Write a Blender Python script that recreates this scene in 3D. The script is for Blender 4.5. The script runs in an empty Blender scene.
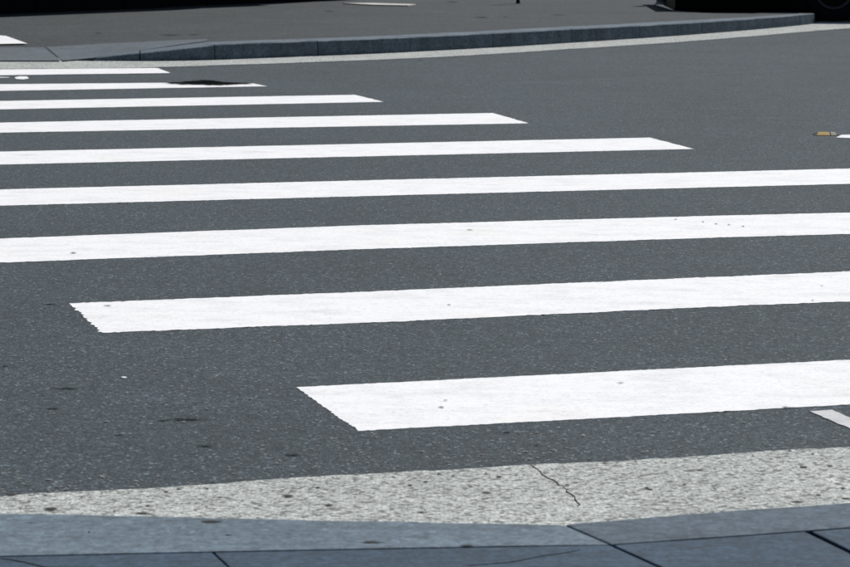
import bpy, bmesh, math, random
import numpy as np
from mathutils import Vector, Matrix, noise
from mathutils.geometry import delaunay_2d_cdt

random.seed(7)
S = bpy.context.scene
C = S.collection

# ------------------------------------------------------------------ camera
FPX, PITCH, ROLL, CAM_H = 2691.7, 0.14438, 0.0062, 1.30     # focal length in photo pixels
R0 = Vector((1, 0, 0))
U0 = Vector((0, math.sin(PITCH), math.cos(PITCH)))
F0 = Vector((0, math.cos(PITCH), -math.sin(PITCH)))
c_, s_ = math.cos(ROLL), math.sin(ROLL)
RIGHT = R0 * c_ + U0 * s_
UP = -R0 * s_ + U0 * c_
cam = bpy.data.cameras.new('camera')
cam.sensor_width = 36.0
cam.lens = FPX / 850.0 * 36.0
cam.clip_start = 0.1
cam.clip_end = 3000
cam.dof.use_dof = True
cam.dof.focus_distance = 9.5
cam.dof.aperture_fstop = 16
cam_o = bpy.data.objects.new('camera', cam)
C.objects.link(cam_o)
m = Matrix((RIGHT, UP, -F0)).transposed().to_4x4()
m.translation = Vector((0, 0, CAM_H))
cam_o.matrix_world = m
S.camera = cam_o

# ------------------------------------------------------------------ light
SUN_AZ = Vector((0.50, 0.866))            # direction towards the sun on the ground
SUN_EL = math.radians(58)
w = bpy.data.worlds.new('World')
S.world = w
w.use_nodes = True
nt = w.node_tree
bg = nt.nodes['Background']
sky = nt.nodes.new('ShaderNodeTexSky')
sky.sky_type = 'NISHITA'
sky.sun_disc = False
sky.sun_elevation = SUN_EL
sky.sun_rotation = math.atan2(SUN_AZ.x, SUN_AZ.y)
nt.links.new(sky.outputs[0], bg.inputs[0])
bg.inputs[1].default_value = 0.052
sun = bpy.data.lights.new('sun', 'SUN')
sun.energy = 4.2
sun.angle = math.radians(0.53)
sun.color = (1.0, 0.975, 0.94)
sun_o = bpy.data.objects.new('sun', sun)
C.objects.link(sun_o)
d = Vector((SUN_AZ.x * math.cos(SUN_EL), SUN_AZ.y * math.cos(SUN_EL), math.sin(SUN_EL)))
sun_o.rotation_euler = d.to_track_quat('Z', 'Y').to_euler()
sun_o.location = (10, 30, 40)
S.view_settings.view_transform = 'Standard'
S.view_settings.look = 'None'
S.view_settings.gamma = 1.0
S.view_settings.use_curve_mapping = False
S.view_settings.exposure = 0.0


# ------------------------------------------------------------------ helpers
def P(x, y, z=0.0):
    """photo pixel -> point on the horizontal plane at height z"""
    u, v = (x - 425.0) / FPX, -(y - 283.5) / FPX
    dr = RIGHT * u + UP * v + F0
    t = (z - CAM_H) / dr.z
    return Vector((dr.x * t, dr.y * t, z))


def tag(o, label=None, cat=None, group=None, kind=None):
    if label: o['label'] = label
    if cat: o['category'] = cat
    if group: o['group'] = group
    if kind: o['kind'] = kind
    return o


def link(name, me, mat, parent=None):
    o = bpy.data.objects.new(name, me)
    C.objects.link(o)
    if mat and not me.materials:
        me.materials.append(mat)
    if parent: o.parent = parent
    return o


def from_bm(name, bm, mat, parent=None, smooth=False):
    me = bpy.data.meshes.new(name)
    bmesh.ops.recalc_face_normals(bm, faces=bm.faces)
    bm.to_mesh(me)
    bm.free()
    if smooth:
        for p in me.polygons: p.use_smooth = True
    return link(name, me, mat, parent)


def empty(name, loc=(0, 0, 0)):
    o = bpy.data.objects.new(name, None)
    C.objects.link(o)
    o.location = loc
    return o


def slab_bm(outline, thick, bevel=0.0, segs=2, zfun=None):
    """outline: list of 3D points (top face); extruded down by thick"""
    bm = bmesh.new()
    n = len(outline)
    a = sum(outline[i].x * outline[(i + 1) % n].y - outline[(i + 1) % n].x * outline[i].y for i in range(n))
    if a < 0: outline = outline[::-1]
    top = [bm.verts.new(p) for p in outline]
    bot = [bm.verts.new((p.x, p.y, p.z - thick)) for p in outline]
    ft = bm.faces.new(top)
    bm.faces.new(bot[::-1])
    for i in range(n):
        j = (i + 1) % n
        bm.faces.new((top[i], bot[i], bot[j], top[j]))
    if bevel:
        bmesh.ops.bevel(bm, geom=list(ft.edges), offset=bevel, segments=segs, profile=0.5, affect='EDGES')
    bmesh.ops.triangulate(bm, faces=[f for f in bm.faces if len(f.verts) > 4])
    return bm


def flat_bm(outline):
    bm = bmesh.new()
    f = bm.faces.new([bm.verts.new(p) for p in outline])
    f.normal_update()
    if f.normal.z < 0: f.normal_flip()
    bmesh.ops.triangulate(bm, faces=[f])
    return bm


def sheet(name, outline, mat, parent=None, step=None, zfun=None):
    """flat (or zfun draped) sheet inside an outline, with an inner grid of points"""
    pts = [Vector((p.x, p.y)) for p in outline]
    n = len(pts)
    edges = [(i, (i + 1) % n) for i in range(n)]
    if step:
        x0, x1 = min(p.x for p in pts), max(p.x for p in pts)
        y0, y1 = min(p.y for p in pts), max(p.y for p in pts)
        x0, x1 = max(x0, -9), min(x1, 7)
        y1 = min(y1, 32)
        for i in range(int((x1 - x0) / step)):
            for j in range(int((y1 - y0) / step)):
                pts.append(Vector((x0 + (i + .5) * step, y0 + (j + .5) * step)))
    v, e, f, *_ = delaunay_2d_cdt(pts, edges, [], 1, 1e-5)
    me = bpy.data.meshes.new(name)
    z = zfun or (lambda x, y: outline[0].z)
    me.from_pydata([(q.x, q.y, z(q.x, q.y)) for q in v], [], [tuple(k) for k in f])
    me.update()
    bm = bmesh.new(); bm.from_mesh(me)
    for fc in bm.faces:
        if fc.normal.z < 0: fc.normal_flip()
    bm.to_mesh(me); bm.free()
    return link(name, me, mat, parent)


def jag(outline, step, amp, freq=6.0, seed=0.0, grain=False):
    """resample a closed outline and roughen it"""
    rg = random.Random(int(seed * 7) + 1)
    out = []
    n = len(outline)
    for i in range(n):
        a, b = outline[i], outline[(i + 1) % n]
        L = (b - a).length
        k = max(1, int(L / step))
        nr = Vector((-(b - a).y, (b - a).x, 0))
        if nr.length: nr.normalize()
        for j in range(k):
            q = a.lerp(b, j / k)
            h = noise.noise((q.x * freq + seed, q.y * freq, seed)) * 0.7 + noise.noise((q.x * freq * 4, q.y * freq * 4, seed + 5)) * 0.5
            if grain:      # the film breaks off stone by stone
                h += noise.noise((q.x * 75, q.y * 75, seed + 9)) * .9 + (rg.random() - .5) * .45
            out.append(q + nr * h * amp)
    return out


# ------------------------------------------------------------------ materials
class NT:
    def __init__(s, name, rough=0.9, spec=0.3):
        s.m = bpy.data.materials.new(name)
        s.m.use_nodes = True
        s.t = s.m.node_tree
        s.b = s.t.nodes['Principled BSDF']
        s.b.inputs['Roughness'].default_value = rough
        s.b.inputs['Specular IOR Level'].default_value = spec
        tc = s.t.nodes.new('ShaderNodeTexCoord')
        s.co = tc.outputs['Object']

    def n(s, typ, ins=None, **kw):
        nd = s.t.nodes.new(typ)
        for k, v in kw.items(): setattr(nd, k, v)
        for k, v in (ins or {}).items():
            if hasattr(v, 'is_output'): s.t.links.new(v, nd.inputs[k])
            else: nd.inputs[k].default_value = v
        return nd

    def map(s, scale):
        return s.n('ShaderNodeMapping', {'Vector': s.co, 'Scale': scale}).outputs[0]

    def noise(s, scale, detail=4, rough=0.6, vec=None):
        return s.n('ShaderNodeTexNoise', {'Vector': vec or s.co, 'Scale': scale, 'Detail': detail, 'Roughness': rough}).outputs[0]

    def voro(s, scale, out='Distance', vec=None, rand=1.0):
        return s.n('ShaderNodeTexVoronoi', {'Vector': vec or s.co, 'Scale': scale, 'Randomness': rand}).outputs[out]

    def ramp(s, fac, stops, interp='LINEAR'):
        r = s.n('ShaderNodeValToRGB', {'Fac': fac})
        r.color_ramp.interpolation = interp
        el = r.color_ramp.elements
        while len(el) < len(stops): el.new(0.5)
        for e, (p, c) in zip(el, stops):
            e.position = p
            e.color = (*c, 1) if isinstance(c, tuple) else (c, c, c, 1)
        return r.outputs[0]

    def mix(s, fac, a, b, mode='MIX'):
        nd = s.n('ShaderNodeMix', data_type='RGBA', blend_type=mode)
        for i, v in ((0, fac), (6, a), (7, b)):
            if hasattr(v, 'is_output'): s.t.links.new(v, nd.inputs[i])
            elif i == 0: nd.inputs[0].default_value = v
            else: nd.inputs[i].default_value = (*v, 1) if len(v) == 3 else v
        return nd.outputs[2]

    def math(s, op, a, b=0.0):
        return s.n('ShaderNodeMath', {0: a, 1: b}, operation=op).outputs[0]

    def done(s, col, height=None, strength=0.4, dist=0.004, rough=None):
        if hasattr(col, 'is_output'): s.t.links.new(col, s.b.inputs['Base Color'])
        else: s.b.inputs['Base Color'].default_value = (*col, 1)
        if height is not None:
            bp = s.n('ShaderNodeBump', {'Height': height, 'Strength': strength, 'Distance': dist})
            s.t.links.new(bp.outputs[0], s.b.inputs['Normal'])
        if rough is not None: s.t.links.new(rough, s.b.inputs['Roughness'])
        return s.m


def asphalt(name, tint=(1, 1, 1), gain=1.0, band=0.07):
    k = NT(name, 0.82, 0.35)
    cell = k.n('ShaderNodeSeparateColor', {0: k.voro(135, 'Color')}).outputs[0]
    dist = k.voro(135, 'Distance')
    t = lambda v: tuple(v * gain * q for q in tint)
    stone = k.ramp(cell, [(0.0, t(.050)), (.35, t(.078)), (.7, t(.105)), (.93, t(.14)), (.985, t(.19)), (1.0, t(.34))])
    gap = k.ramp(dist, [(.30, 1.0), (.62, 0.38)])
    col = k.mix(0.8, stone, gap, 'MULTIPLY')
    fine = k.ramp(k.noise(190, 4, .7), [(.3, .55), (.7, 1.5)])
    col = k.mix(0.85, col, fine, 'MULTIPLY')
    big = k.ramp(k.noise(0.9, 5, .65), [(.3, .87), (.7, 1.12)])
    col = k.mix(1.0, col, big, 'MULTIPLY')
    mid = k.ramp(k.noise(6, 5, .75), [(.25, .84), (.75, 1.14)])
    col = k.mix(1.0, col, mid, 'MULTIPLY')
    # tyre-polished lanes and faint drag marks running with the traffic
    drag = k.ramp(k.noise(2.2, 5, .7, k.map((0.35, 5.0, 1))), [(.35, 1 - band), (.65, 1 + band)])
    col = k.mix(1.0, col, drag, 'MULTIPLY')
    # coarser mottle: shade among raised aggregate at a grazing angle, put into the colour
    relief_shade = k.ramp(k.noise(34, 5, .8), [(.36, .66), (.5, 1.0), (.64, 1.38)])
    col = k.mix(.8, col, relief_shade, 'MULTIPLY')
    big_cell = k.n('ShaderNodeSeparateColor', {0: k.voro(88, 'Color')}).outputs[1]
    spark = k.math('MULTIPLY', k.ramp(big_cell, [(.945, 0.0), (.96, 1.0)]), k.ramp(k.voro(88, 'Distance'), [(.30, 1.0), (.45, 0.0)]))
    col = k.mix(k.math('MULTIPLY', spark, .7), col, (.25, .265, .27))
    hole = k.math('MULTIPLY', k.ramp(big_cell, [(.05, 1.0), (.07, 0.0)]), k.ramp(k.voro(88, 'Distance'), [(.35, 1.0), (.5, 0.0)]))
    col = k.mix(k.math('MULTIPLY', hole, .7), col, t(.022))
    h = k.math('SUBTRACT', k.math('MULTIPLY', k.noise(60, 4), 0.6), dist)
    return k.done(col, h, 0.55, 0.004)


def paint(name, lo=.68, hi=.77):
    k = NT(name, 0.7, 0.35)
    streak = k.ramp(k.noise(3.0, 6, .7, k.map((1.3, 3.0, 1))), [(.28, (lo * .94, lo * .945, lo * .95)), (.5, (hi, hi, hi)), (.8, (hi * 1.02, hi * 1.02, hi * 1.02))])
    dirt = k.ramp(k.noise(28, 5, .75), [(.25, .80), (.40, 1.0)])
    col = k.mix(.45, streak, dirt, 'MULTIPLY')
    warm = k.ramp(k.noise(2.1, 3), [(.58, (1, 1, 1)), (.75, (.98, .955, .90))])
    col = k.mix(.7, col, warm, 'MULTIPLY')
    # tiny worn-through pits where the aggregate shows
    pit = k.math('MULTIPLY', k.ramp(k.noise(75, 3, .6, k.map((.6, 1, 1))), [(.26, 1.0), (.31, 0.0)]), k.ramp(k.noise(1.7, 4, .7), [(.50, 0.0), (.66, 1.0)]))
    col = k.mix(k.math('MULTIPLY', pit, .7), col, (.22, .225, .23))
    # grey scuffing and grain of the aggregate under the film
    scuff = k.ramp(k.noise(9, 6, .78, k.map((.8, 1.1, 1))), [(.38, (.84, .845, .855)), (.52, (1, 1, 1))])
    col = k.mix(.55, col, scuff, 'MULTIPLY')
    grain = k.ramp(k.noise(60, 4, .75), [(.36, .72), (.47, 1.0)])
    col = k.mix(.6, col, grain, 'MULTIPLY')
    h = k.math('ADD', k.noise(90, 4), k.math('MULTIPLY', k.voro(95, 'Distance'), -.5))
    return k.done(col, h, 0.3, 0.003)


def gutter_mat(name):
    k = NT(name, 0.9, 0.25)
    warp = k.n('ShaderNodeVectorMath', {0: k.co, 1: k.n('ShaderNodeVectorMath', {0: k.n('ShaderNodeTexNoise', {'Vector': k.co, 'Scale': 30.0}).outputs['Color'], 1: (.012, .012, 0)}, operation='MULTIPLY').outputs[0]}, operation='ADD').outputs[0]
    cell = k.n('ShaderNodeSeparateColor', {0: k.voro(105, 'Color', warp)}).outputs[0]
    dist = k.voro(105, 'Distance', warp)
    base = k.ramp(cell, [(0, (.19, .20, .196)), (.14, (.25, .26, .25)), (.26, (.42, .445, .435)), (.7, (.52, .55, .54)), (1, (.66, .69, .68))])
    gap = k.ramp(dist, [(.36, 1.0), (.72, .55)])
    col = k.mix(.7, base, gap, 'MULTIPLY')
    pits = k.ramp(k.noise(42, 5, .75, k.map((.7, 1, 1))), [(.34, .5), (.42, 1.0)])
    col = k.mix(.9, col, pits, 'MULTIPLY')
    fine = k.ramp(k.noise(170, 3), [(.3, .78), (.7, 1.15)])
    col = k.mix(.8, col, fine, 'MULTIPLY')
    big = k.ramp(k.noise(2.5, 6, .72), [(.3, (.80, .80, .78)), (.68, (1.08, 1.075, 1.04))])
    col = k.mix(1.0, col, big, 'MULTIPLY')
    h = k.math('SUBTRACT', k.noise(42, 5, .75), k.math('MULTIPLY', dist, .6))
    return k.done(col, h, 0.8, 0.006)


def stone(name, col, var=.18, rough=.75, spec=.35):
    k = NT(name, rough, spec)
    b = k.ramp(k.noise(3.2, 6, .7, k.map((.7, 3.2, 1))), [(.3, tuple(v * (1 - var) for v in col)), (.7, tuple(v * (1 + var) for v in col))])
    g = k.ramp(k.noise(52, 6, .85), [(.40, .58), (.60, 1.42)])
    c = k.mix(.85, b, g, 'MULTIPLY')
    sp = k.ramp(k.n('ShaderNodeSeparateColor', {0: k.voro(110, 'Color')}).outputs[0], [(.0, .85), (.93, 1.05), (.97, 1.35), (1.0, 1.7)])
    c = k.mix(.6, c, sp, 'MULTIPLY')
    bl = k.ramp(k.noise(16, 6, .78, k.map((.6, 1.2, 1))), [(.36, .62), (.5, 1.0), (.64, 1.2)])
    c = k.mix(.6, c, bl, 'MULTIPLY')
    return k.done(c, k.noise(70, 5, .75), 0.5, 0.004)


def plain(name, col, rough=.5, spec=.5, metal=0.0):
    k = NT(name, rough, spec)
    k.b.inputs['Metallic'].default_value = metal
    v = k.ramp(k.noise(14, 4), [(.3, tuple(q * .88 for q in col)), (.7, tuple(min(1, q * 1.1) for q in col))])
    return k.done(v)


def soft(name, col, core=.55, edge=.95, opacity=1.0, nscale=60):
    """thin film of dirt: ragged, broken edge, nothing between the specks"""
    k = NT(name, 1.0, .0)
    tc = k.n('ShaderNodeTexCoord')
    v = k.n('ShaderNodeVectorMath', {0: tc.outputs['Generated'], 1: (.5, .5, .5)}, operation='SUBTRACT').outputs[0]
    v = k.n('ShaderNodeVectorMath', {0: v, 1: (2, 2, 0)}, operation='MULTIPLY').outputs[0]
    r = k.n('ShaderNodeVectorMath', {0: v}, operation='LENGTH').outputs['Value']
    nz = k.math('MULTIPLY', k.math('SUBTRACT', k.noise(nscale, 4, .7), .5), 2.3)
    f = k.ramp(k.math('ADD', r, nz), [(core, opacity), (edge, 0.0)])
    k.done(col)
    tr = k.n('ShaderNodeBsdfTransparent')
    mx = k.n('ShaderNodeMixShader', {0: f, 1: tr.outputs[0], 2: k.b.outputs[0]})
    k.t.links.new(mx.outputs[0], k.t.nodes['Material Output'].inputs['Surface'])
    return k.m


M = dict(
    asphalt=asphalt('asphalt', (.67, .908, 1.05), .83),
    pavement=asphalt('worn_paving', (.71, .89, .95), .70, .2),
    patch=soft('bitumen', (.006, .007, .008), .7, 1.15, .93, 9),
    stain=soft('stain', (.018, .022, .022), .2, .95, .72),
    stain2=plain('hairline', (.028, .04, .052), .95, .1),
    gum=soft('gum', (.05, .051, .05), .45, 1.0, .85, 40),
    crack=plain('crack_dirt', (.02, .02, .02), .95, .1),
    paint=paint('road_paint'),
    scratch=plain('scratch', (.28, .31, .33), .9, .2),
    thin=paint('worn_road_paint', .40, .52),
    gutter=gutter_mat('gutter_concrete'),
    far_gutter=gutter_mat('far_gutter_concrete'),
    kerb_l=stone('kerb_stone_pale', (.102, .140, .172)),
    kerb_r=stone('kerb_stone_grey', (.068, .096, .123)),
    slab=stone('slab_stone', (.028, .053, .083), .2),
    far_kerb=stone('far_kerb_stone', (.092, .120, .146), .3),
    apron=stone('apron_stone', (.083, .102, .118), .2),
    joint=plain('joint_dirt', (.018, .018, .018), .95, .1),
    black=plain('black_cladding', (.0018, .0018, .002), .6, .08),
    black_paint=plain('black_car_paint', (.0015, .0015, .0017), .5, .08),
    rubber=plain('rubber', (.006, .006, .006), .9, .15),
    alloy=plain('alloy', (.05, .05, .052), .6, .3, .3),
    glass=plain('dark_glass', (.004, .005, .006), .08, .5),
    lamp=plain('lamp_red', (.25, .01, .01), .2, .5),
    steel=plain('grey_steel', (.42, .41, .42), .5, .4, .2),
    amber=plain('amber_lens', (.50, .29, .02), .45, .4),
    dull=plain('dull_lens', (.30, .28, .20), .5, .4),
    ceramic=plain('marker_body', (.045, .045, .04), .6, .4),
    white_stone=plain('white_stone', (.50, .48, .44), .7, .3),
    chip=plain('white_chip', (.78, .78, .76), .7, .3),
    grit=plain('grit', (.26, .26, .25), .9, .2),
    render=plain('grey_render', (.20, .195, .19), .9, .2),
)

# ------------------------------------------------------------------ ground and road
bm = bmesh.new()
bmesh.ops.create_grid(bm, x_segments=2, y_segments=2, size=1500)
road = from_bm('road', bm, M['asphalt'])
tag(road, 'dark grey asphalt road surface crossed by the white stripes', kind='structure')

# ---------------------------------------------------- far kerb line (pixels along its foot)
foot = [(-420, 62.5), (-200, 61.5), (0, 61), (80, 61.3), (150, 61.6), (200, 61), (240, 59.6), (275, 58.1), (320, 56.2), (350, 55.3), (400, 53.1),
        (440, 50.9), (500, 47.8), (535, 45.6), (560, 43.9), (600, 41.4), (640, 38.9), (680, 36.2), (700, 34.6), (730, 32.2),
        (760, 29.9), (780, 27.9), (800, 26.2), (813, 24.0)]


def smooth_curve(pts, xs, win=45.0):
    """local linear smoothing of a measured pixel line"""
    px = np.array([p[0] for p in pts], float); py = np.array([p[1] for p in pts], float)
    out = []
    for x in xs:
        wg = np.exp(-((px - x) / win) ** 2) + 1e-6
        mx = (wg * px).sum() / wg.sum(); my = (wg * py).sum() / wg.sum()
        vx = (wg * (px - mx) ** 2).sum()
        b = (wg * (px - mx) * (py - my)).sum() / vx if vx > 1e-6 else 0
        out.append(my + b * (x - mx))
    return out


xs = list(range(-420, -60, 60)) + list(range(-60, 800, 8)) + [800, 807, 813]
fy = smooth_curve(foot, xs)
KF = [P(x, y) for x, y in zip(xs, fy)]          # kerb foot, world
KX = list(xs)


def kerb_h(x):
    if x <= 78: return 0.012
    if x >= 222: return 0.125 - 0.018 * max(0, (x - 560) / 253)
    t = (x - 78) / 144.0
    return 0.012 + 0.113 * t ** 0.9


# nose of the pavement: a tight turn and the edge running back to the left
tip = KF[-1]
dirv = (KF[-1] - KF[-6]).normalized()
nrm = Vector((-dirv.y, dirv.x, 0))               # points to the pavement side
rad = 0.24
cen = tip + nrm * rad
for k in range(1, 9):
    a = math.radians(18 * k)
    KF.append(cen - nrm * rad * math.cos(a) + dirv * rad * math.sin(a))
    KX.append(813 + k)
for q in ((3.2, 27.2), (2.78, 27.4), (2.56, 28.0), (2.5, 29.2), (2.45, 31), (2.4, 34), (2.4, 60)):
    KF.append(Vector((q[0], q[1], 0)))
    KX.append(900)


def normals(line):
    out = []
    for i in range(len(line)):
        a, b = line[max(0, i - 2)], line[min(len(line) - 1, i + 2)]
        t = (b - a); t.z = 0; t.normalize()
        out.append(Vector((-t.y, t.x, 0)))
    return out


KN = normals(KF)
KW = 0.30


def kw(i):
    return KW if KX[i] < 700 else max(.13, KW - .17 * (KX[i] - 700) / 113)


KI = [p + n * kw(i) for i, (p, n) in enumerate(zip(KF, KN))]      # inner edge of the kerb
nfront = xs.index(813) + 1

kfx = np.array([p.x for p in KF[:nfront]]); kfy = np.array([p.y for p in KF[:nfront]])
kfh = np.array([kerb_h(x) for x in KX[:nfront]])


def zpave(x, y):
    dd = np.hypot(kfx - x, kfy - y)
    i = int(dd.argmin())
    wt = np.exp(-(dd - dd[i]) / (.03 + .22 * max(0, dd[i] - .3)))
    h0 = float((wt * kfh).sum() / wt.sum())
    t = min(1, max(0, (dd[i] - .3) / 2.8))
    return float(h0 + (max(.107, h0) - h0) * t if h0 < .107 else h0 + (.115 - h0) * t)


def PZ(x, y, dz=0.0):
    # walk down the ray until it meets the pavement, then bisect
    f = lambda z: z - zpave(*P(x, y, z).xy) - dz
    hi = .20
    lo = hi
    while lo > -.02 and f(lo) > 0:
        hi = lo
        lo -= .004
    for _ in range(14):
        mid = (lo + hi) / 2
        if f(mid) > 0: hi = mid
        else: lo = mid
    return P(x, y, (lo + hi) / 2)


# far pavement sheet
out = [Vector((p.x, p.y, 0)) for p in KI] + [Vector((-45, 60, 0)), Vector((-45, KI[0].y, 0))]
pave = sheet('pavement', out, M['pavement'], None, 0.3, lambda x, y: zpave(x, y) - .003)
tag(pave, 'grey worn far pavement rising behind the dark kerb', kind='structure')

# far kerb: stones swept along the line
kerb = empty('kerb', KF[40])
tag(kerb, 'dark blue-grey stone kerb curving away on the far side, dropped at its left', kind='structure')


def at_x(x):
    """index-free point on the kerb foot line"""
    for i in range(len(KX) - 1):
        if KX[i] <= x <= KX[i + 1] and KX[i + 1] > KX[i]:
            t = (x - KX[i]) / (KX[i + 1] - KX[i])
            return KF[i].lerp(KF[i + 1], t), KN[i].lerp(KN[i + 1], t).normalized(), kw(i) * (1 - t) + kw(i + 1) * t
    return KF[-1], KN[-1], KW


def kerb_stone(x0, x1, mat, seed):
    bm = bmesh.new()
    N = max(3, int((x1 - x0) / 9))
    rings = []
    for k in range(N + 1):
        x = x0 + (x1 - x0) * k / N
        p, n, wd = at_x(x)
        h = kerb_h(min(x, 813))
        t = Vector((n.y, -n.x, 0))
        if k == 0: p = p + t * .004
        if k == N: p = p - t * .004
        b = min(.007, h * .4)
        j = noise.noise((p.x * 5, p.y * 5, seed)) * .006 + noise.noise((p.x * 22, p.y * 22, seed)) * .004
        prof = [(0 + j * .5, -.12), (0 + j, h * .45), (.004 + j, h - b), (.004 + b + abs(j) * .5, h + j * .15), (wd, h), (wd, -.12)]
        rings.append([bm.verts.new((p.x + n.x * q, p.y + n.y * q, z)) for q, z in prof])
    for a, b in zip(rings[:-1], rings[1:]):
        for i in range(6):
            bm.faces.new((a[i], a[(i + 1) % 6], b[(i + 1) % 6], b[i]))
    bm.faces.new(rings[0]); bm.faces.new(rings[-1][::-1])
    return from_bm('kerb_stone', bm, mat, None)


cuts = [-420, -250, -110, -30, 62, 140, 215, 318, 410, 493, 572, 640, 702, 757, 800, 821]
for i, (a, b) in enumerate(zip(cuts[:-1], cuts[1:])):
    o = kerb_stone(a, b, M['far_kerb'], i * 3.1)
    o.parent = kerb
    o.matrix_parent_inverse = Matrix.Translation(-Vector(KF[40]))

# kerb along the hidden back edge
bm = bmesh.new()
prev = None
for i in range(nfront + 7, len(KF)):
    p, n = KF[i], KN[i]
    ring = [bm.verts.new((p.x + n.x * q, p.y + n.y * q, z)) for q, z in ((0, -.1), (0, .098), (.012, .107), (.13, .107), (.13, -.1))]
    if prev:
        for k in range(5): bm.faces.new((prev[k], prev[(k + 1) % 5], ring[(k + 1) % 5], ring[k]))
    prev = ring
o = from_bm('kerb_stone', bm, M['pavement'])
o.parent = kerb
o.matrix_parent_inverse = Matrix.Translation(-Vector(KF[40]))

# paler dropped-kerb apron: two slabs split by a joint
ap = empty('dropped_kerb_ramp', PZ(60, 52))
tag(ap, 'pale blue-grey sloping slabs of the dropped kerb at the far left', kind='structure')


def px_out(pts, n=6):
    r = []
    for i in range(len(pts)):
        a, b = pts[i], pts[(i + 1) % len(pts)]
        for k in range(n):
            r.append((a[0] + (b[0] - a[0]) * k / n, a[1] + (b[1] - a[1]) * k / n))
    return r


for pts in ([(-140, 60.2), (60.5, 60.2), (43.5, 46.8), (-140, 47.2)],
            [(63, 60.2), (92, 57.6), (140, 50.2), (178, 44.4), (206, 40.6), (208, 38.6), (160, 40.4), (120, 42.2), (80, 44.5), (46.5, 46.7)]):
    o = sheet('slab', [PZ(*q, .004) for q in px_out(pts)], M['apron'], None, 0.2, lambda x, y: zpave(x, y) + .0008)
    o.parent = ap
    o.matrix_parent_inverse = Matrix.Translation(-ap.location)

# far gutter
glow = [(-420, 71), (-200, 70), (0, 69), (100, 68.2), (155, 67.3), (200, 65.8), (240, 64.6), (300, 62.5), (340, 61), (390, 59.3), (440, 57), (500, 53.6), (560, 49.6),
        (620, 46), (660, 43.3), (700, 40.4), (740, 37.4), (760, 35.5), (800, 32), (850, 28.2), (950, 21)]
gx = list(range(-420, -60, 60)) + list(range(-60, 950, 10))
gl = [P(x, y, .004) for x, y in zip(gx, smooth_curve(glow, gx))]
gl = [p + Vector((0, noise.noise((p.x * 3, 0, 2)) * .03 + noise.noise((p.x * 11, 0, 5)) * .02, 0)) for p in gl]
back = [P(900, 20.0, .004), P(825, 20.2, .004)] + [Vector((p.x, p.y, .004)) + n * .02 for p, n in zip(KF[:nfront + 2], KN)][::-1]
gut = from_bm('gutter', slab_bm([p for p in gl] + back, .03), M['far_gutter'])
tag(gut, 'thin pale concrete gutter strip along the far dark kerb', kind='structure')

# ------------------------------------------------------------------ near gutter, kerb and slabs
KZ = .125
g_top = [(-1300, 547), (-600, 523), (-120, 502), (0, 496.5), (20, 493.5), (150, 488.5), (280, 478.5), (400, 472), (520, 465.5), (580, 462), (670, 458.5), (730, 453.5), (850, 446.5), (980, 438.5), (1500, 407), (2200, 364)]
gxs = list(range(-1300, 2201, 20))
topl = [P(x, y, .004) for x, y in zip(gxs, smooth_curve(g_top, gxs, 60))]
kl = [P(-1300, 488, KZ), P(-150, 510.5, KZ), P(150, 516.4, KZ), P(300, 520.0, KZ), P(480, 523.4, KZ), P(565, 525, KZ)]
kr = [P(566.2, 524.6, KZ), P(670, 515.8, KZ), P(760, 509.0, KZ), P(850, 503.0, KZ), P(980, 494.5, KZ), P(2200, 414, KZ)]
face = [Vector((p.x, p.y - .05, .004)) for p in kl + kr]
jagged = jag(topl + [topl[-1] + Vector((0, .001, 0))], .010, .014, 6, 1)
jagged = jagged[:max(i for i, p in enumerate(jagged) if p.x > topl[-1].x - .02) + 1]
jagged = [p for i, p in enumerate(jagged) if i == 0 or p.x > max(q.x for q in jagged[:i])]
ng = from_bm('gutter', slab_bm(jagged + face[::-1], .03), M['gutter'])
tag(ng, 'wide pale rough concrete gutter in front of the near kerb', kind='structure')

nk = empty('kerb', kl[2])
tag(nk, 'near blue-grey kerb with two flat stones meeting at a joint', kind='structure')
bl = [P(610, 544.2, KZ), P(520, 545.6, KZ), P(300, 549.6, KZ), P(150, 552.6, KZ), P(-150, 559, KZ), P(-1300, 584, KZ)]
br = [P(2200, 432, KZ), P(980, 518, KZ), P(850, 527.2, KZ), P(730, 536, KZ), P(670, 540, KZ), P(611.2, 543.9, KZ)]


def put(o, par):
    o.parent = par
    o.matrix_parent_inverse = Matrix.Translation(-par.location)
    return o


def rough_line(pts, step, amp, seed):
    o = []
    for a, b in zip(pts[:-1], pts[1:]):
        k = max(2, int((b - a).length / step))
        for j in range(k):
            q = a.lerp(b, j / k)
            o.append(q + Vector((0, noise.noise((q.x * 9 + seed, 0, 0)) * amp + noise.noise((q.x * 40 + seed, 0, 3)) * amp * .5, 0)))
    return o + [pts[-1]]


for f, b, mt, sd in ((kl, bl, M['kerb_l'], 1), (kr, br, M['kerb_r'], 9)):
    o = put(from_bm('kerb_stone', slab_bm(rough_line(f, .03, .006, sd) + b,   .3, .004, 2), mt), nk)
base = sheet('pavement', [Vector((-60, -40, .09)), Vector((60, -40, .09)), Vector((60, 13.5, .09)), P(2200, 436, .09), P(980, 520, .09), P(850, 530, .09), P(610, 547, .09), P(150, 556, .09), P(-150, 562, .09), P(-1300, 587, .09), Vector((-60, 4.0, .09))], M['joint'])
tag(base, 'dark near pavement of large blue-grey slabs behind the kerb', kind='structure')
SZ = KZ - .002


def ext(a, b, L):
    dv = (b - a).normalized()
    return a + dv * L


j0 = (P(213, 553.2, SZ), P(228, 567, SZ))
j1 = (P(612, 546, SZ), P(660, 567.5, SZ))
j2 = (P(807, 532.3, SZ), P(850, 553, SZ))
g = .0045
e = Vector((1, 0, 0))


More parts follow.
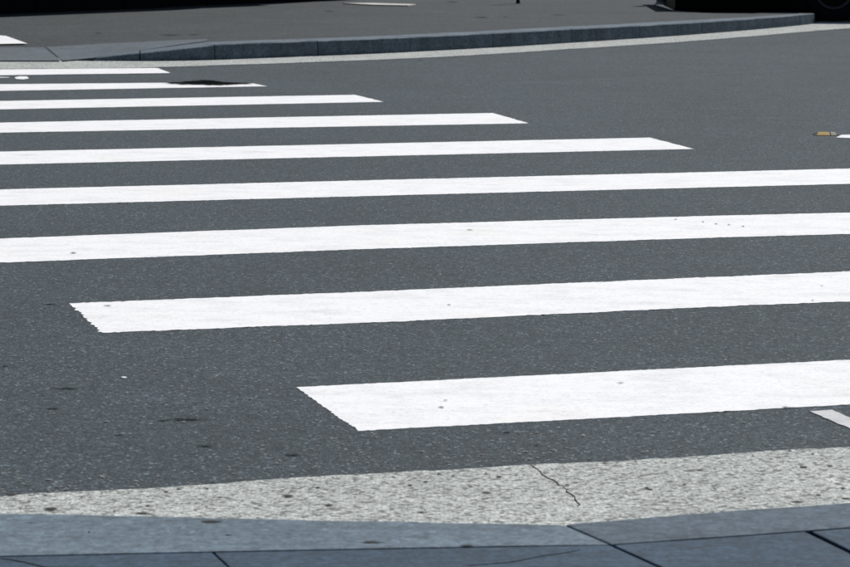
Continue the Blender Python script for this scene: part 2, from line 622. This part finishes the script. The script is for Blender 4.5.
def line_at(x, off=.8):
    pts = [(-1300, 584), (-150, 559), (150, 552.6), (300, 549.6), (520, 545.6), (610, 544.2), (670, 540), (730, 536), (850, 527.2), (980, 518), (2200, 432)]
    for (a, ya), (b, yb) in zip(pts[:-1], pts[1:]):
        if a <= x <= b: return P(x, ya + (yb - ya) * (x - a) / (b - a) + off, SZ)


LEN = 1.1
slabs = [
    [line_at(-700), line_at(-149), line_at(0), line_at(100), line_at(213) - e * g * .35, ext(*j0, LEN) - e * g * .5, line_at(-700) - Vector((.1, LEN, 0))],
    [line_at(213) + e * g * .35, line_at(400), line_at(520), line_at(610.6) - e * g * .4, ext(*j1, LEN) - e * g * .8, ext(*j0, LEN) + e * g * .5],
    [line_at(612.4) + e * g * .4, line_at(670), line_at(730), line_at(807) - e * g, ext(*j2, LEN) - e * g, ext(*j1, LEN) + e * g * .8],
    [line_at(809) + e * g, line_at(850), line_at(979), line_at(1500), line_at(1500) - Vector((-.5, LEN, 0)), ext(*j2, LEN) + e * g],
]
for sl in slabs:
    put(from_bm('paving_slab', slab_bm(sl, .06, .003, 2), M['slab']), base)


# ------------------------------------------------------------------ zebra stripes
def stripe(px, label, amp=.006, seed=0, mat=None, z=.0016, sub=.012, name='crossing_stripe', group='white zebra crossing stripes'):
    o3 = jag([Vector((q.x, q.y, z)) if isinstance(q, Vector) else P(*q, z) for q in px], sub, amp, 9, seed, True)
    o = from_bm(name, slab_bm(o3, z), mat or M['paint'])
    tag(o, label, 'road marking', group)
    return o


A_DIR = (P(850, 404.2) - P(358, 430.8)).normalized()
L0, L1 = P(296, 387.2), P(69, 303.4)
R4, R6 = P(650, 137.6), P(355, 94.8)


def EX(k, side, a, b):
    """carry the edge through pixels a, b to the stripe's end (ends step evenly from stripe to stripe)"""
    end = L1 + (L1 - L0) * (k - 1) if side < 0 else R4 + (R6 - R4) / 2 * (k - 4)
    a, b = P(*a), P(*b)
    dv = (b - a).normalized()
    return a + dv * ((end - a).dot(A_DIR) / dv.dot(A_DIR))


stripe([(296, 387.2), (730, 365.6), EX(0, 1, (296, 387.2), (850, 360)), EX(0, 1, (358, 430.8), (850, 404.2)), (850, 404.2), (730, 411), (358, 430.8)],
       'nearest and broadest white crossing stripe, just beyond the near gutter', .006, 1)
stripe([(69, 303.4), (400, 290.2), (730, 276.2), EX(1, 1, (69, 303.4), (850, 272)), EX(1, 1, (102, 332.6), (850, 301.5)), (850, 301.5), (730, 305.9), (400, 321.3), (102, 332.6)],
       'second nearest white stripe, with a ragged left end above bare asphalt', .010, 2)
stripe([EX(2, -1, (365, 225.2), (0, 238.5)), (0, 238.5), (365, 225.2), (730, 215.3), (850, 212.6), EX(2, 1, (0, 238.5), (850, 212.6)), EX(2, 1, (0, 262.6), (850, 233.9)), (850, 233.9), (730, 237.1), (365, 249), (0, 262.6), EX(2, -1, (365, 249), (0, 262.6))],
       'third stripe from the near gutter, running right across the picture', .008, 3)
stripe([EX(3, -1, (425, 178.8), (0, 189.4)), (0, 189.4), (425, 178.8), (850, 168.6), EX(3, 1, (0, 189.4), (850, 168.6)), EX(3, 1, (0, 205.6), (850, 183.8)), (850, 183.8), (425, 194.5), (0, 205.6), EX(3, -1, (850, 183.8), (0, 205.6))],
       'fourth stripe from the near gutter, the farther of two spanning the picture', .008, 4)
stripe([EX(4, -1, (650, 137.6), (0, 151.6)), (0, 151.6), (650, 137.6), (694, 148.9), (0, 164.5), EX(4, -1, (694, 148.9), (0, 164.5))],
       'fifth white stripe, its pointed right end reaching farthest right', .007, 5)
stripe([EX(5, -1, (493, 113.0), (0, 122.6)), (0, 122.6), (493, 113.0), (529, 123.2), (0, 132.6), EX(5, -1, (529, 123.2), (0, 132.6))],
       'sixth white stripe from the near gutter, ending right of the picture centre', .007, 6)
stripe([EX(6, -1, (355, 94.8), (0, 101)), (0, 101), (355, 94.8), (384, 101.8), (0, 109.3), EX(6, -1, (384, 101.8), (0, 109.3))],
       'seventh white stripe, ending just left of the picture centre', .007, 7)
stripe([EX(7, -1, (160, 82.8), (0, 84.2)), (0, 84.2), (160, 82.8), (253, 83.3), (267, 86.2), (200, 87.4), (0, 90.8), EX(7, -1, (200, 87.4), (0, 90.8))],
       'eighth white stripe, partly covered by a dark tar patch', .007, 8)
stripe([EX(8, -1, (157, 67.9), (0, 69.4)), (0, 69.4), (157, 67.9), (171, 73.0), (0, 75.2), EX(8, -1, (171, 73.0), (0, 75.2))],
       'farthest and thinnest crossing stripe, beside the far pale gutter', .007, 9, None, .0065)
# other markings
stripe([(810, 411.2), (832, 409.6), (870, 426), (905, 441), (876, 441.5), (850, 428.5)],
       'narrow greyish worn line below the nearest stripe at the right edge', .004, 11, M['thin'], .003, .02, 'edge_line', None)
stripe([(836, 137.4), (842, 134.8), (1000, 131.5), (1000, 135), (850, 137.9)],
       'short white lane line starting beside the amber road marker', .004, 12, M['paint'], .003, .03, 'lane_line', None)
o = sheet('painted_patch', [PZ(*q, .009) for q in px_out([(-70, 36.5), (-3, 35.3), (6, 36.0), (27.5, 43.6), (-70, 45)], 5)], M['paint'], None, None, lambda x, y: zpave(x, y) + .010)
tag(o, 'white painted patch with a pointed end on the far left pavement', 'road marking')
stripe([(14.5, 77.2), (20, 76.2), (27, 76.4), (29, 78.2), (23, 79.3), (16, 78.8)],
       'small white paint smear between the two farthest stripes', .004, 14, M['paint'], .003, .02, 'paint_smear', None)
stripe([(-40, 77.2), (-3, 76.5), (9, 77), (10, 77.6), (-40, 78.6)],
       'thin faint white paint remnant at left edge between farthest stripes', .004, 15, M['thin'], .003, .02, 'paint_remnant', None)


# ------------------------------------------------------------------ patches, stains and cracks on the road
def blot(name, px, mat, parent, z, amp=.006, seed=0, step=.02):
    o3 = jag([P(x, y, z) for x, y in px], step, amp, 12, seed)
    o = from_bm(name, flat_bm(o3), mat)
    o.parent = parent
    if parent.location.length: o.matrix_parent_inverse = Matrix.Translation(-parent.location)
    return o


def ell(x, y, rx, ry, n=12, seed=0):
    rr = random.Random(seed * 13 + int(x))
    return [(x + rx * math.cos(2 * math.pi * k / n) * rr.uniform(.7, 1.15), y - ry * math.sin(2 * math.pi * k / n) * rr.uniform(.7, 1.15)) for k in range(n)]


blot('tar_patch', [(157, 83.6), (170, 82.4), (180, 81.8), (190, 80.6), (204, 79.7), (213, 80.4), (224, 81.9), (240, 82.6), (261, 83.6), (250, 84.1), (236, 84.5), (222, 85.3), (200, 85.2), (175, 84.3)], M['patch'], road, .005, .02, 2)
for i, (x, y, rx, ry) in enumerate([(185, 419.5, 25, 2.2), (55, 408.5, 9, 1.3), (66, 388.5, 20, 1.0), (163, 420.5, 7, 1.0), (118, 435, 7, 1.2), (205, 446, 12, 1.6), (292, 455, 11, 1.8),
                                    (50, 304.3, 8, .9), (288, 483, 8, 1.4), (507, 432.5, 4, 1.2), (537, 445.5, 4, 1.0), (6, 366, 6, 1), (786, 407.3, 4.5, 1.6), (420, 60.5, 5, .5)]):
    blot('oil_stain', ell(x, y, rx, ry, 14, i), M['stain'], road, .0015 if i != 12 else .0045, .006, i)
for i, (x, y, rx, ry) in enumerate([(107, 305.3, 6, .7), (73, 252.5, 4, .9), (703, 221.6, 1.6, .7), (716, 223.5, 2.2, .6), (729, 224.4, 2, .8), (743, 226, 2, .7), (676, 219, 2, .5), (221, 255.8, 3, .6), (449, 304.5, 3, .6), (470, 229.5, 4, .5), (813, 299.8, 2, .7), (441, 407, 4.5, .9), (445, 400, 3, .5), (620, 382.5, 5, .5), (822, 285.5, 3, .5)]):
    blot('worn_spot', ell(x, y, rx, ry, 9, i + 40), M['stain'] if i not in (12, 13) else M['gum'], road, .0042, .003, i)
rs = random.Random(21)
for i, (x, y, rx, ry) in enumerate([(51, 509, 10, 2.8), (41, 514, 8, .9), (143, 513, 11, 1.8), (288, 496, 9, 2.4), (329, 505, 7, 2.6), (804, 467, 6, 1.5), (830, 465.5, 4, .8), (488, 492.5, 8, 1.2), (813, 453.5, 2.5, .9), (795, 501.5, 14, 1.0), (845, 498, 9, .9), (568, 484.5, 5, .9), (10, 494.5, 9, 1.6), (700, 470, 5, .8), (220, 497, 5, 1), (650, 489, 5, .8), (420, 512, 6, .8)] + [(rs.uniform(10, 845), rs.uniform(.2, .95), rs.uniform(1.5, 4.5), 0) for _ in range(16)]):
    if ry == 0:
        y = 494 - 47 * x / 850 + (22 + 32 * x / 850) * y
        ry = rx * .3
    blot('gum_spot', ell(x, y, rx * .85, ry * .85, 14, i + 80), M['gum'], ng, .0055, .003, i)
for i, (x, y, rx, ry) in enumerate([(213, 521.2, 12, 1.7), (89, 531.8, 1.6, 1.2), (374, 542, 14, 1.5), (466, 545.3, 8, 1.0), (228, 534.6, 5, .5), (30, 522.4, 9, .5), (182, 540, 5, 3.2)][:6]):
    o = from_bm('gum_spot', flat_bm(jag([P(a, b, KZ + .0012) for a, b in ell(x, y, rx, ry, 14, i + 120)], .02, .002, 12, i)), M['gum'])
    put(o, nk)


for i, (x, y, rx, ry) in enumerate([(482, 17.3, 9, .55), (506, 17.0, 5, .3), (452, 2.1, 8, .5), (170, 35, 14, .5), (195, 34.6, 10, .4), (330, 11, 9, .3), (560, 15, 12, .35), (98, 33, 5, .5)]):
    o = from_bm('dirt_stain', flat_bm([PZ(a, b, .0012) for a, b in ell(x, y, rx, ry, 12, i + 160)]), M['stain'], pave)


def crack(name, px, z, wd, parent, mat=None, seed=0):
    pts = [P(x, y, z) for x, y in px]
    ln = []
    for a, b in zip(pts[:-1], pts[1:]):
        k = max(2, int((b - a).length / .025))
        for j in range(k):
            q = a.lerp(b, j / k)
            ln.append(q + Vector((noise.noise((q.x * 17, q.y * 17, seed)) * .012, noise.noise((q.x * 17, q.y * 17, seed + 7)) * .012, 0)))
    ln.append(pts[-1])
    nn = normals(ln)
    bm = bmesh.new()
    prev = None
    for i, (p, n) in enumerate(zip(ln, nn)):
        ww = wd * (.45 + .9 * abs(noise.noise((p.x * 11, p.y * 11, seed + 2)))) * (0.3 if i in (0, len(ln) - 1) else 1)
        r = [bm.verts.new(p + n * ww), bm.verts.new(p - n * ww), bm.verts.new(p - n * ww - Vector((0, 0, .001))), bm.verts.new(p + n * ww - Vector((0, 0, .001)))]
        if prev:
            for k in range(4): bm.faces.new((prev[k], prev[(k + 1) % 4], r[(k + 1) % 4], r[k]))
        prev = r
    o = from_bm(name, bm, mat or M['crack'])
    put(o, parent)
    return o


crack('crack', [(532, 464.5), (545, 474), (553, 480), (559, 485.5)], .0056, .0016, ng, None, 1)
crack('crack', [(568, 489), (573, 497), (574, 503), (577, 506)], .0056, .0020, ng, None, 2)
crack('crack', [(556, 484), (563, 486), (569, 490)], .0056, .0009, ng, None, 3)
crack('crack', [(0, 558.6), (20, 561.4), (42, 565), (56, 568)], SZ + .0014, .0014, base, None, 4)
crack('crack', [(470, 566), (506, 561.6), (533, 558), (560, 552.8), (580, 549.5)], SZ + .0012, .0006, base, M['stain2'], 5)
# hair-thin scratch across the far lane
crack('scratch', [(450, 86), (500, 84.2), (560, 81.4), (640, 77.6), (720, 73.4), (830, 68.8)], .0008, .0045, road, M['scratch'], 8)
crack('scratch', [(232, 92.6), (262, 91.4), (300, 91.3)], .0008, .0045, road, M['scratch'], 9)

# ------------------------------------------------------------------ amber road marker
mk = empty('road_marker', P(826, 135))
mk.scale = (.85, .85, .8)
tag(mk, 'amber reflective raised road marker at the end of the white lane line', 'road marker')


def box(bm, x0, x1, y0, y1, z0, z1, tx=0, ty=0):
    v = [bm.verts.new(p) for p in ((x0, y0, z0), (x1, y0, z0), (x1, y1, z0), (x0, y1, z0), (x0 + tx, y0 + ty, z1), (x1 - tx, y0 + ty, z1), (x1 - tx, y1 - ty, z1), (x0 + tx, y1 - ty, z1))]
    for f in ((0, 3, 2, 1), (4, 5, 6, 7), (0, 1, 5, 4), (1, 2, 6, 5), (2, 3, 7, 6), (3, 0, 4, 7)):
        bm.faces.new([v[i] for i in f])


bm = bmesh.new(); box(bm, -.085, .085, -.05, .05, .001, .020, .03, .02)
bmesh.ops.bevel(bm, geom=list(bm.edges), offset=.004, segments=2, affect='EDGES')
from_bm('body', bm, M['ceramic'], mk)
bm = bmesh.new()
vs = [bm.verts.new(p) for p in ((-.066, -.0525, .004), (.02, -.0525, .004), (.012, -.034, .0215), (-.056, -.034, .0215), (-.066, -.046, .003), (.02, -.046, .003), (.012, -.026, .0225), (-.056, -.026, .0225))]
for f in ((0, 1, 2, 3), (4, 7, 6, 5), (0, 4, 5, 1), (1, 5, 6, 2), (2, 6, 7, 3), (3, 7, 4, 0)): bm.faces.new([vs[i] for i in f])
from_bm('reflector', bm, M['amber'], mk)
bm = bmesh.new()
vs = [bm.verts.new(p) for p in ((.026, -.0525, .004), (.062, -.0525, .004), (.054, -.034, .0215), (.024, -.034, .0215), (.026, -.046, .003), (.062, -.046, .003), (.054, -.026, .0225), (.024, -.026, .0225))]
for f in ((0, 1, 2, 3), (4, 7, 6, 5), (0, 4, 5, 1), (1, 5, 6, 2), (2, 6, 7, 3), (3, 7, 4, 0)): bm.faces.new([vs[i] for i in f])
o = from_bm('reflector', bm, M['dull'], mk)

# ------------------------------------------------------------------ black-fronted building behind the far pavement
A = PZ(-3, 17.6); B = PZ(392, 0.8)
A.z = B.z = 0
dl = (B - A).normalized()
nb = Vector((-dl.y, dl.x, 0))            # away from the street
A2 = A - dl * 5.0 + nb * .50
B2 = B + nb * .50
bld = empty('building', A2)
tag(bld, 'black stone-clad building base along the back of the far left pavement', 'building')
bld.rotation_euler.z = math.atan2(dl.y, dl.x)
Lb = (B2 - A2).length


def bpart(name, x0, x1, y0, y1, z0, z1, mat, bev=.006, par=bld):
    bm = bmesh.new(); box(bm, x0, x1, y0, y1, z0, z1)
    if bev: bmesh.ops.bevel(bm, geom=list(bm.edges), offset=bev, segments=1, affect='EDGES')
    return from_bm(name, bm, mat, par)


bpart('wall', 0, Lb, .06, 7, -.1, 3.3, M['render'])
npn = 9
for i in range(npn):
    a, b = Lb * i / npn, Lb * (i + 1) / npn
    bpart('stone_panel', a + .004, b - .004, .0, .058, -.05, .78, M['black'])
    if i % 3 == 1:
        wn = bpart('window', a + .10, b - .10, .035, .057, 1.0, 2.5, M['glass'])
        bpart('frame', a + .06, b - .06, .0, .034, .94, 1.0, M['black'], .004, wn)
        bpart('frame', a + .06, b - .06, .0, .034, 2.5, 2.56, M['black'], .004, wn)
bpart('roof_coping', -.08, Lb + .08, -.08, 7.1, 3.303, 3.42, M['black'])
# white doorstep at the building's end
ds = empty('doorstep', (0, 0, 0))
q0 = [PZ(343, 4.0), PZ(372, 4.0), PZ(416, 5.3), PZ(408, 6.3), PZ(372, 5.6)]
zz = max(q.z for q in q0)
for q in q0: q.z = zz + .012
bpy.data.objects.remove(ds)
o = from_bm('white_strip', slab_bm(q0, .05, .004), M['white_stone'])
tag(o, 'thin bright white strip on the pavement in front of the black building', 'marking')

# ------------------------------------------------------------------ slim black post and grey pole
def post(name, base, r, h, mat, cap, label, cat):
    e_ = empty(name, base)
    tag(e_, label, cat)
    bm = bmesh.new()
    bmesh.ops.create_cone(bm, cap_ends=True, segments=20, radius1=r, radius2=r * .97, depth=h, matrix=Matrix.Translation((0, 0, h / 2)))
    from_bm('shaft', bm, mat, e_, True)
    bm = bmesh.new()
    bmesh.ops.create_uvsphere(bm, u_segments=16, v_segments=8, radius=r * 1.12, matrix=Matrix.Translation((0, 0, h)) @ Matrix.Diagonal((1, 1, .7, 1)))
    from_bm('cap', bm, mat, e_, True)
    bm = bmesh.new()
    bmesh.ops.create_cone(bm, cap_ends=True, segments=20, radius1=r * 1.35, radius2=r * 1.1, depth=.02, matrix=Matrix.Translation((0, 0, .01)))
    from_bm('foot', bm, mat, e_, True)
    return e_


b0 = PZ(518, 3.4); b0.z = zpave(b0.x, b0.y)
post('slim_post', b0, .019, .95, M['rubber'], True, 'slim black post at the top edge, middle of the far pavement', 'post')
b1 = PZ(661, 4.4)
post('bollard', b1, .052, .92, M['steel'], True, 'short pale grey post beside the black car at the top edge', 'post')

# ------------------------------------------------------------------ black car parked beyond the kerb's end
car = empty('parked_car', (2.57, 27.85, 0))
tag(car, 'black low-skirted estate car parked beyond the end of the far kerb', 'car')
LC, WC = 5.05, 1.82
secs = [  # x, z_bottom, z_sill, z_belt, half-width factor
    (0.00, .10, .46, .86, .86), (.06, .085, .44, .92, .93), (.35, .08, .42, .95, .985), (1.0, .08, .40, .96, 1.0), (2.5, .08, .40, .95, 1.0), (3.6, .08, .41, .93, .995), (4.3, .10, .42, .86, .97), (4.8, .12, .42, .74, .91), (5.05, .25, .42, .62, .80)]
bm = bmesh.new(); prev = None
for x, zb, zs, zt, hf in secs:
    hw = WC / 2 * hf
    pr = [(-hw * .93, zb), (-hw * .99, zb + .05), (-hw, zs + .1), (-hw * .97, zt - .08), (-hw * .88, zt), (hw * .88, zt), (hw * .97, zt - .08), (hw, zs + .1), (hw * .99, zb + .05), (hw * .93, zb)]
    r = [bm.verts.new((x, y + WC / 2, z)) for y, z in pr]
    if prev:
        for k in range(10): bm.faces.new((prev[k], prev[(k + 1) % 10], r[(k + 1) % 10], r[k]))
    else: bm.faces.new(r)
    prev = r
bm.faces.new(prev[::-1])
body = from_bm('body', bm, M['black_paint'], car, False)
bm = bmesh.new(); prev = None
for x, zt, hf in ((.12, .93, .84), (.45, 1.30, .74), (.9, 1.42, .70), (2.2, 1.45, .70), (2.9, 1.40, .70), (3.75, .92, .80)):
    hw = WC / 2
    r = [bm.verts.new((x, hw + s * hw * q, z)) for s, q, z in ((-1, .87, .90), (-1, hf + .03, zt - .06), (-1, hf - .08, zt), (1, hf - .08, zt), (1, hf + .03, zt - .06), (1, .87, .90))]
    if prev:
        for k in range(6): bm.faces.new((prev[k], prev[(k + 1) % 6], r[(k + 1) % 6], r[k]))
    else: bm.faces.new(r)
    prev = r
bm.faces.new(prev[::-1])
from_bm('cabin', bm, M['black_paint'], car)
for x0, x1 in ((.75, 1.55), (1.62, 2.45), (2.52, 3.2)):
    for s in (-1, 1):
        bm = bmesh.new()
        hw = WC / 2
        pts = [(x0, .885, 0.965), (x1, .885, .965), (x1 - (.25 if x1 > 3 else 0), .755, 1.30), (x0, .755, 1.30)]
        f_ = [bm.verts.new((x, hw + s * hw * (q + .012), z)) for x, q, z in pts]
        b_ = [bm.verts.new((x, hw + s * hw * (q - .03), z)) for x, q, z in pts]
        bm.faces.new(f_); bm.faces.new(b_[::-1])
        for k in range(4): bm.faces.new((f_[k], b_[k], b_[(k + 1) % 4], f_[(k + 1) % 4]))
        from_bm('side_window', bm, M['glass'], car)


def wheel(x, y, side):
    bm = bmesh.new()
    N = 40
    prof = [(.195, -.10), (.30, -.11), (.325, -.085), (.33, 0), (.325, .085), (.30, .11), (.195, .10)]
    rings = []
    for k in range(N):
        a = 2 * math.pi * k / N
        rings.append([bm.verts.new((math.cos(a) * r_, q, math.sin(a) * r_)) for r_, q in prof])
    for k in range(N):
        A_, B_ = rings[k], rings[(k + 1) % N]
        for i in range(7): bm.faces.new((A_[i], A_[(i + 1) % 7], B_[(i + 1) % 7], B_[i]))
    o = from_bm('wheel', bm, M['rubber'], car, True)
    o.location = (x, y, .33)
    bm = bmesh.new()
    for k in range(N):
        a, b = 2 * math.pi * k / N, 2 * math.pi * (k + 1) / N
        for (r0, q0_), (r1, q1_) in (((.198, -.112), (.175, -.10)), ((.175, -.10), (.17, -.02))):
            bm.faces.new([bm.verts.new((math.cos(t) * r_, q * -side, math.sin(t) * r_)) for t, r_, q in ((a, r0, -q0_ * -1), (b, r0, -q0_ * -1), (b, r1, -q1_ * -1), (a, r1, -q1_ * -1))])
    bmesh.ops.remove_doubles(bm, verts=bm.verts, dist=1e-5)
    rim = from_bm('rim', bm, M['alloy'], o)
    bm = bmesh.new()
    for k in range(5):
        a = 2 * math.pi * k / 5 + .3
        ca, sa = math.cos(a), math.sin(a)
        pts = [(0, -.03), (.175, -.022), (.175, .022), (0, .03)]
        f_ = [bm.verts.new((ca * u - sa * v_, side * .088, sa * u + ca * v_)) for u, v_ in pts]
        b_ = [bm.verts.new((ca * u - sa * v_, side * .060, sa * u + ca * v_)) for u, v_ in pts]
        bm.faces.new(f_); bm.faces.new(b_[::-1])
        for i in range(4): bm.faces.new((f_[i], b_[i], b_[(i + 1) % 4], f_[(i + 1) % 4]))
    from_bm('spokes', bm, M['rubber'], o)


for x in (1.62, 4.05):
    wheel(x, .085, -1)
    wheel(x, WC - .085, 1)
for y in (.12, WC - .12):
    bm = bmesh.new(); box(bm, -.012, .05, y - .07, y + .07, .60, .84)
    from_bm('tail_light', bm, M['lamp'], car)
    bm = bmesh.new(); box(bm, 4.82, 4.99, y + (.1 if y < 1 else -.1) - .09, y + (.1 if y < 1 else -.1) + .09, .56, .66)
    from_bm('headlight', bm, M['steel'], car)

# ------------------------------------------------------------------ small loose things
bm = bmesh.new()
c0 = P(124, 377, .004)
for k, (a, r_) in enumerate(((0, .016), (70, .012), (150, .018), (215, .013), (290, .015))):
    pass
pts = [c0 + Vector((math.cos(math.radians(a)) * r_, math.sin(math.radians(a)) * r_ * 1.3, .006 + .004 * (a % 3))) for a, r_ in ((0, .009), (70, .007), (150, .010), (215, .007), (290, .008))]
o = from_bm('paint_chip', slab_bm([Vector((p.x, p.y, .004)) for p in pts], .004, .001, 1), M['chip'])
bm.free()
tag(o, 'tiny white chip lying on bare asphalt below the second stripe', 'chip')

# loose grit, mostly where the asphalt meets the gutter
rng = random.Random(3)
verts, faces = [], []
for k in range(420):
    x = rng.uniform(-20, 870)
    lim = 495 - 49 * max(0, min(850, x)) / 850
    if k < 230: y = lim + rng.gauss(-5, 7)
    else: y = rng.uniform(max(338, 437 - 26 * (x - 355) / 495 if x > 290 else 338), lim)
    p = P(x, y)
    if p.y < 5.45: continue
    r_ = rng.choice((.002, .0025, .003, .003, .0045)) * rng.uniform(.8, 1.2)
    i0 = len(verts)
    z0 = (.004 if y > lim - 1 else 0) + r_ * .25
    rot = rng.uniform(0, 3.1)
    for q in range(6):
        a_ = rot + q * math.pi / 3
        e_ = rng.uniform(.75, 1.25) * r_
        verts.append((p.x + math.cos(a_) * e_ * 1.3, p.y + math.sin(a_) * e_, z0 + rng.uniform(-.15, .25) * r_))
    verts.append((p.x, p.y, z0 + r_ * .75))
    for q in range(6): faces.append((i0 + q, i0 + (q + 1) % 6, i0 + 6))
    faces.append(tuple(i0 + q for q in range(5, -1, -1)))
me = bpy.data.meshes.new('grit')
me.from_pydata(verts, [], faces)
o = link('grit', me, M['grit'])
tag(o, 'loose fine grit scattered over the road and the gutter', 'grit', kind='stuff')
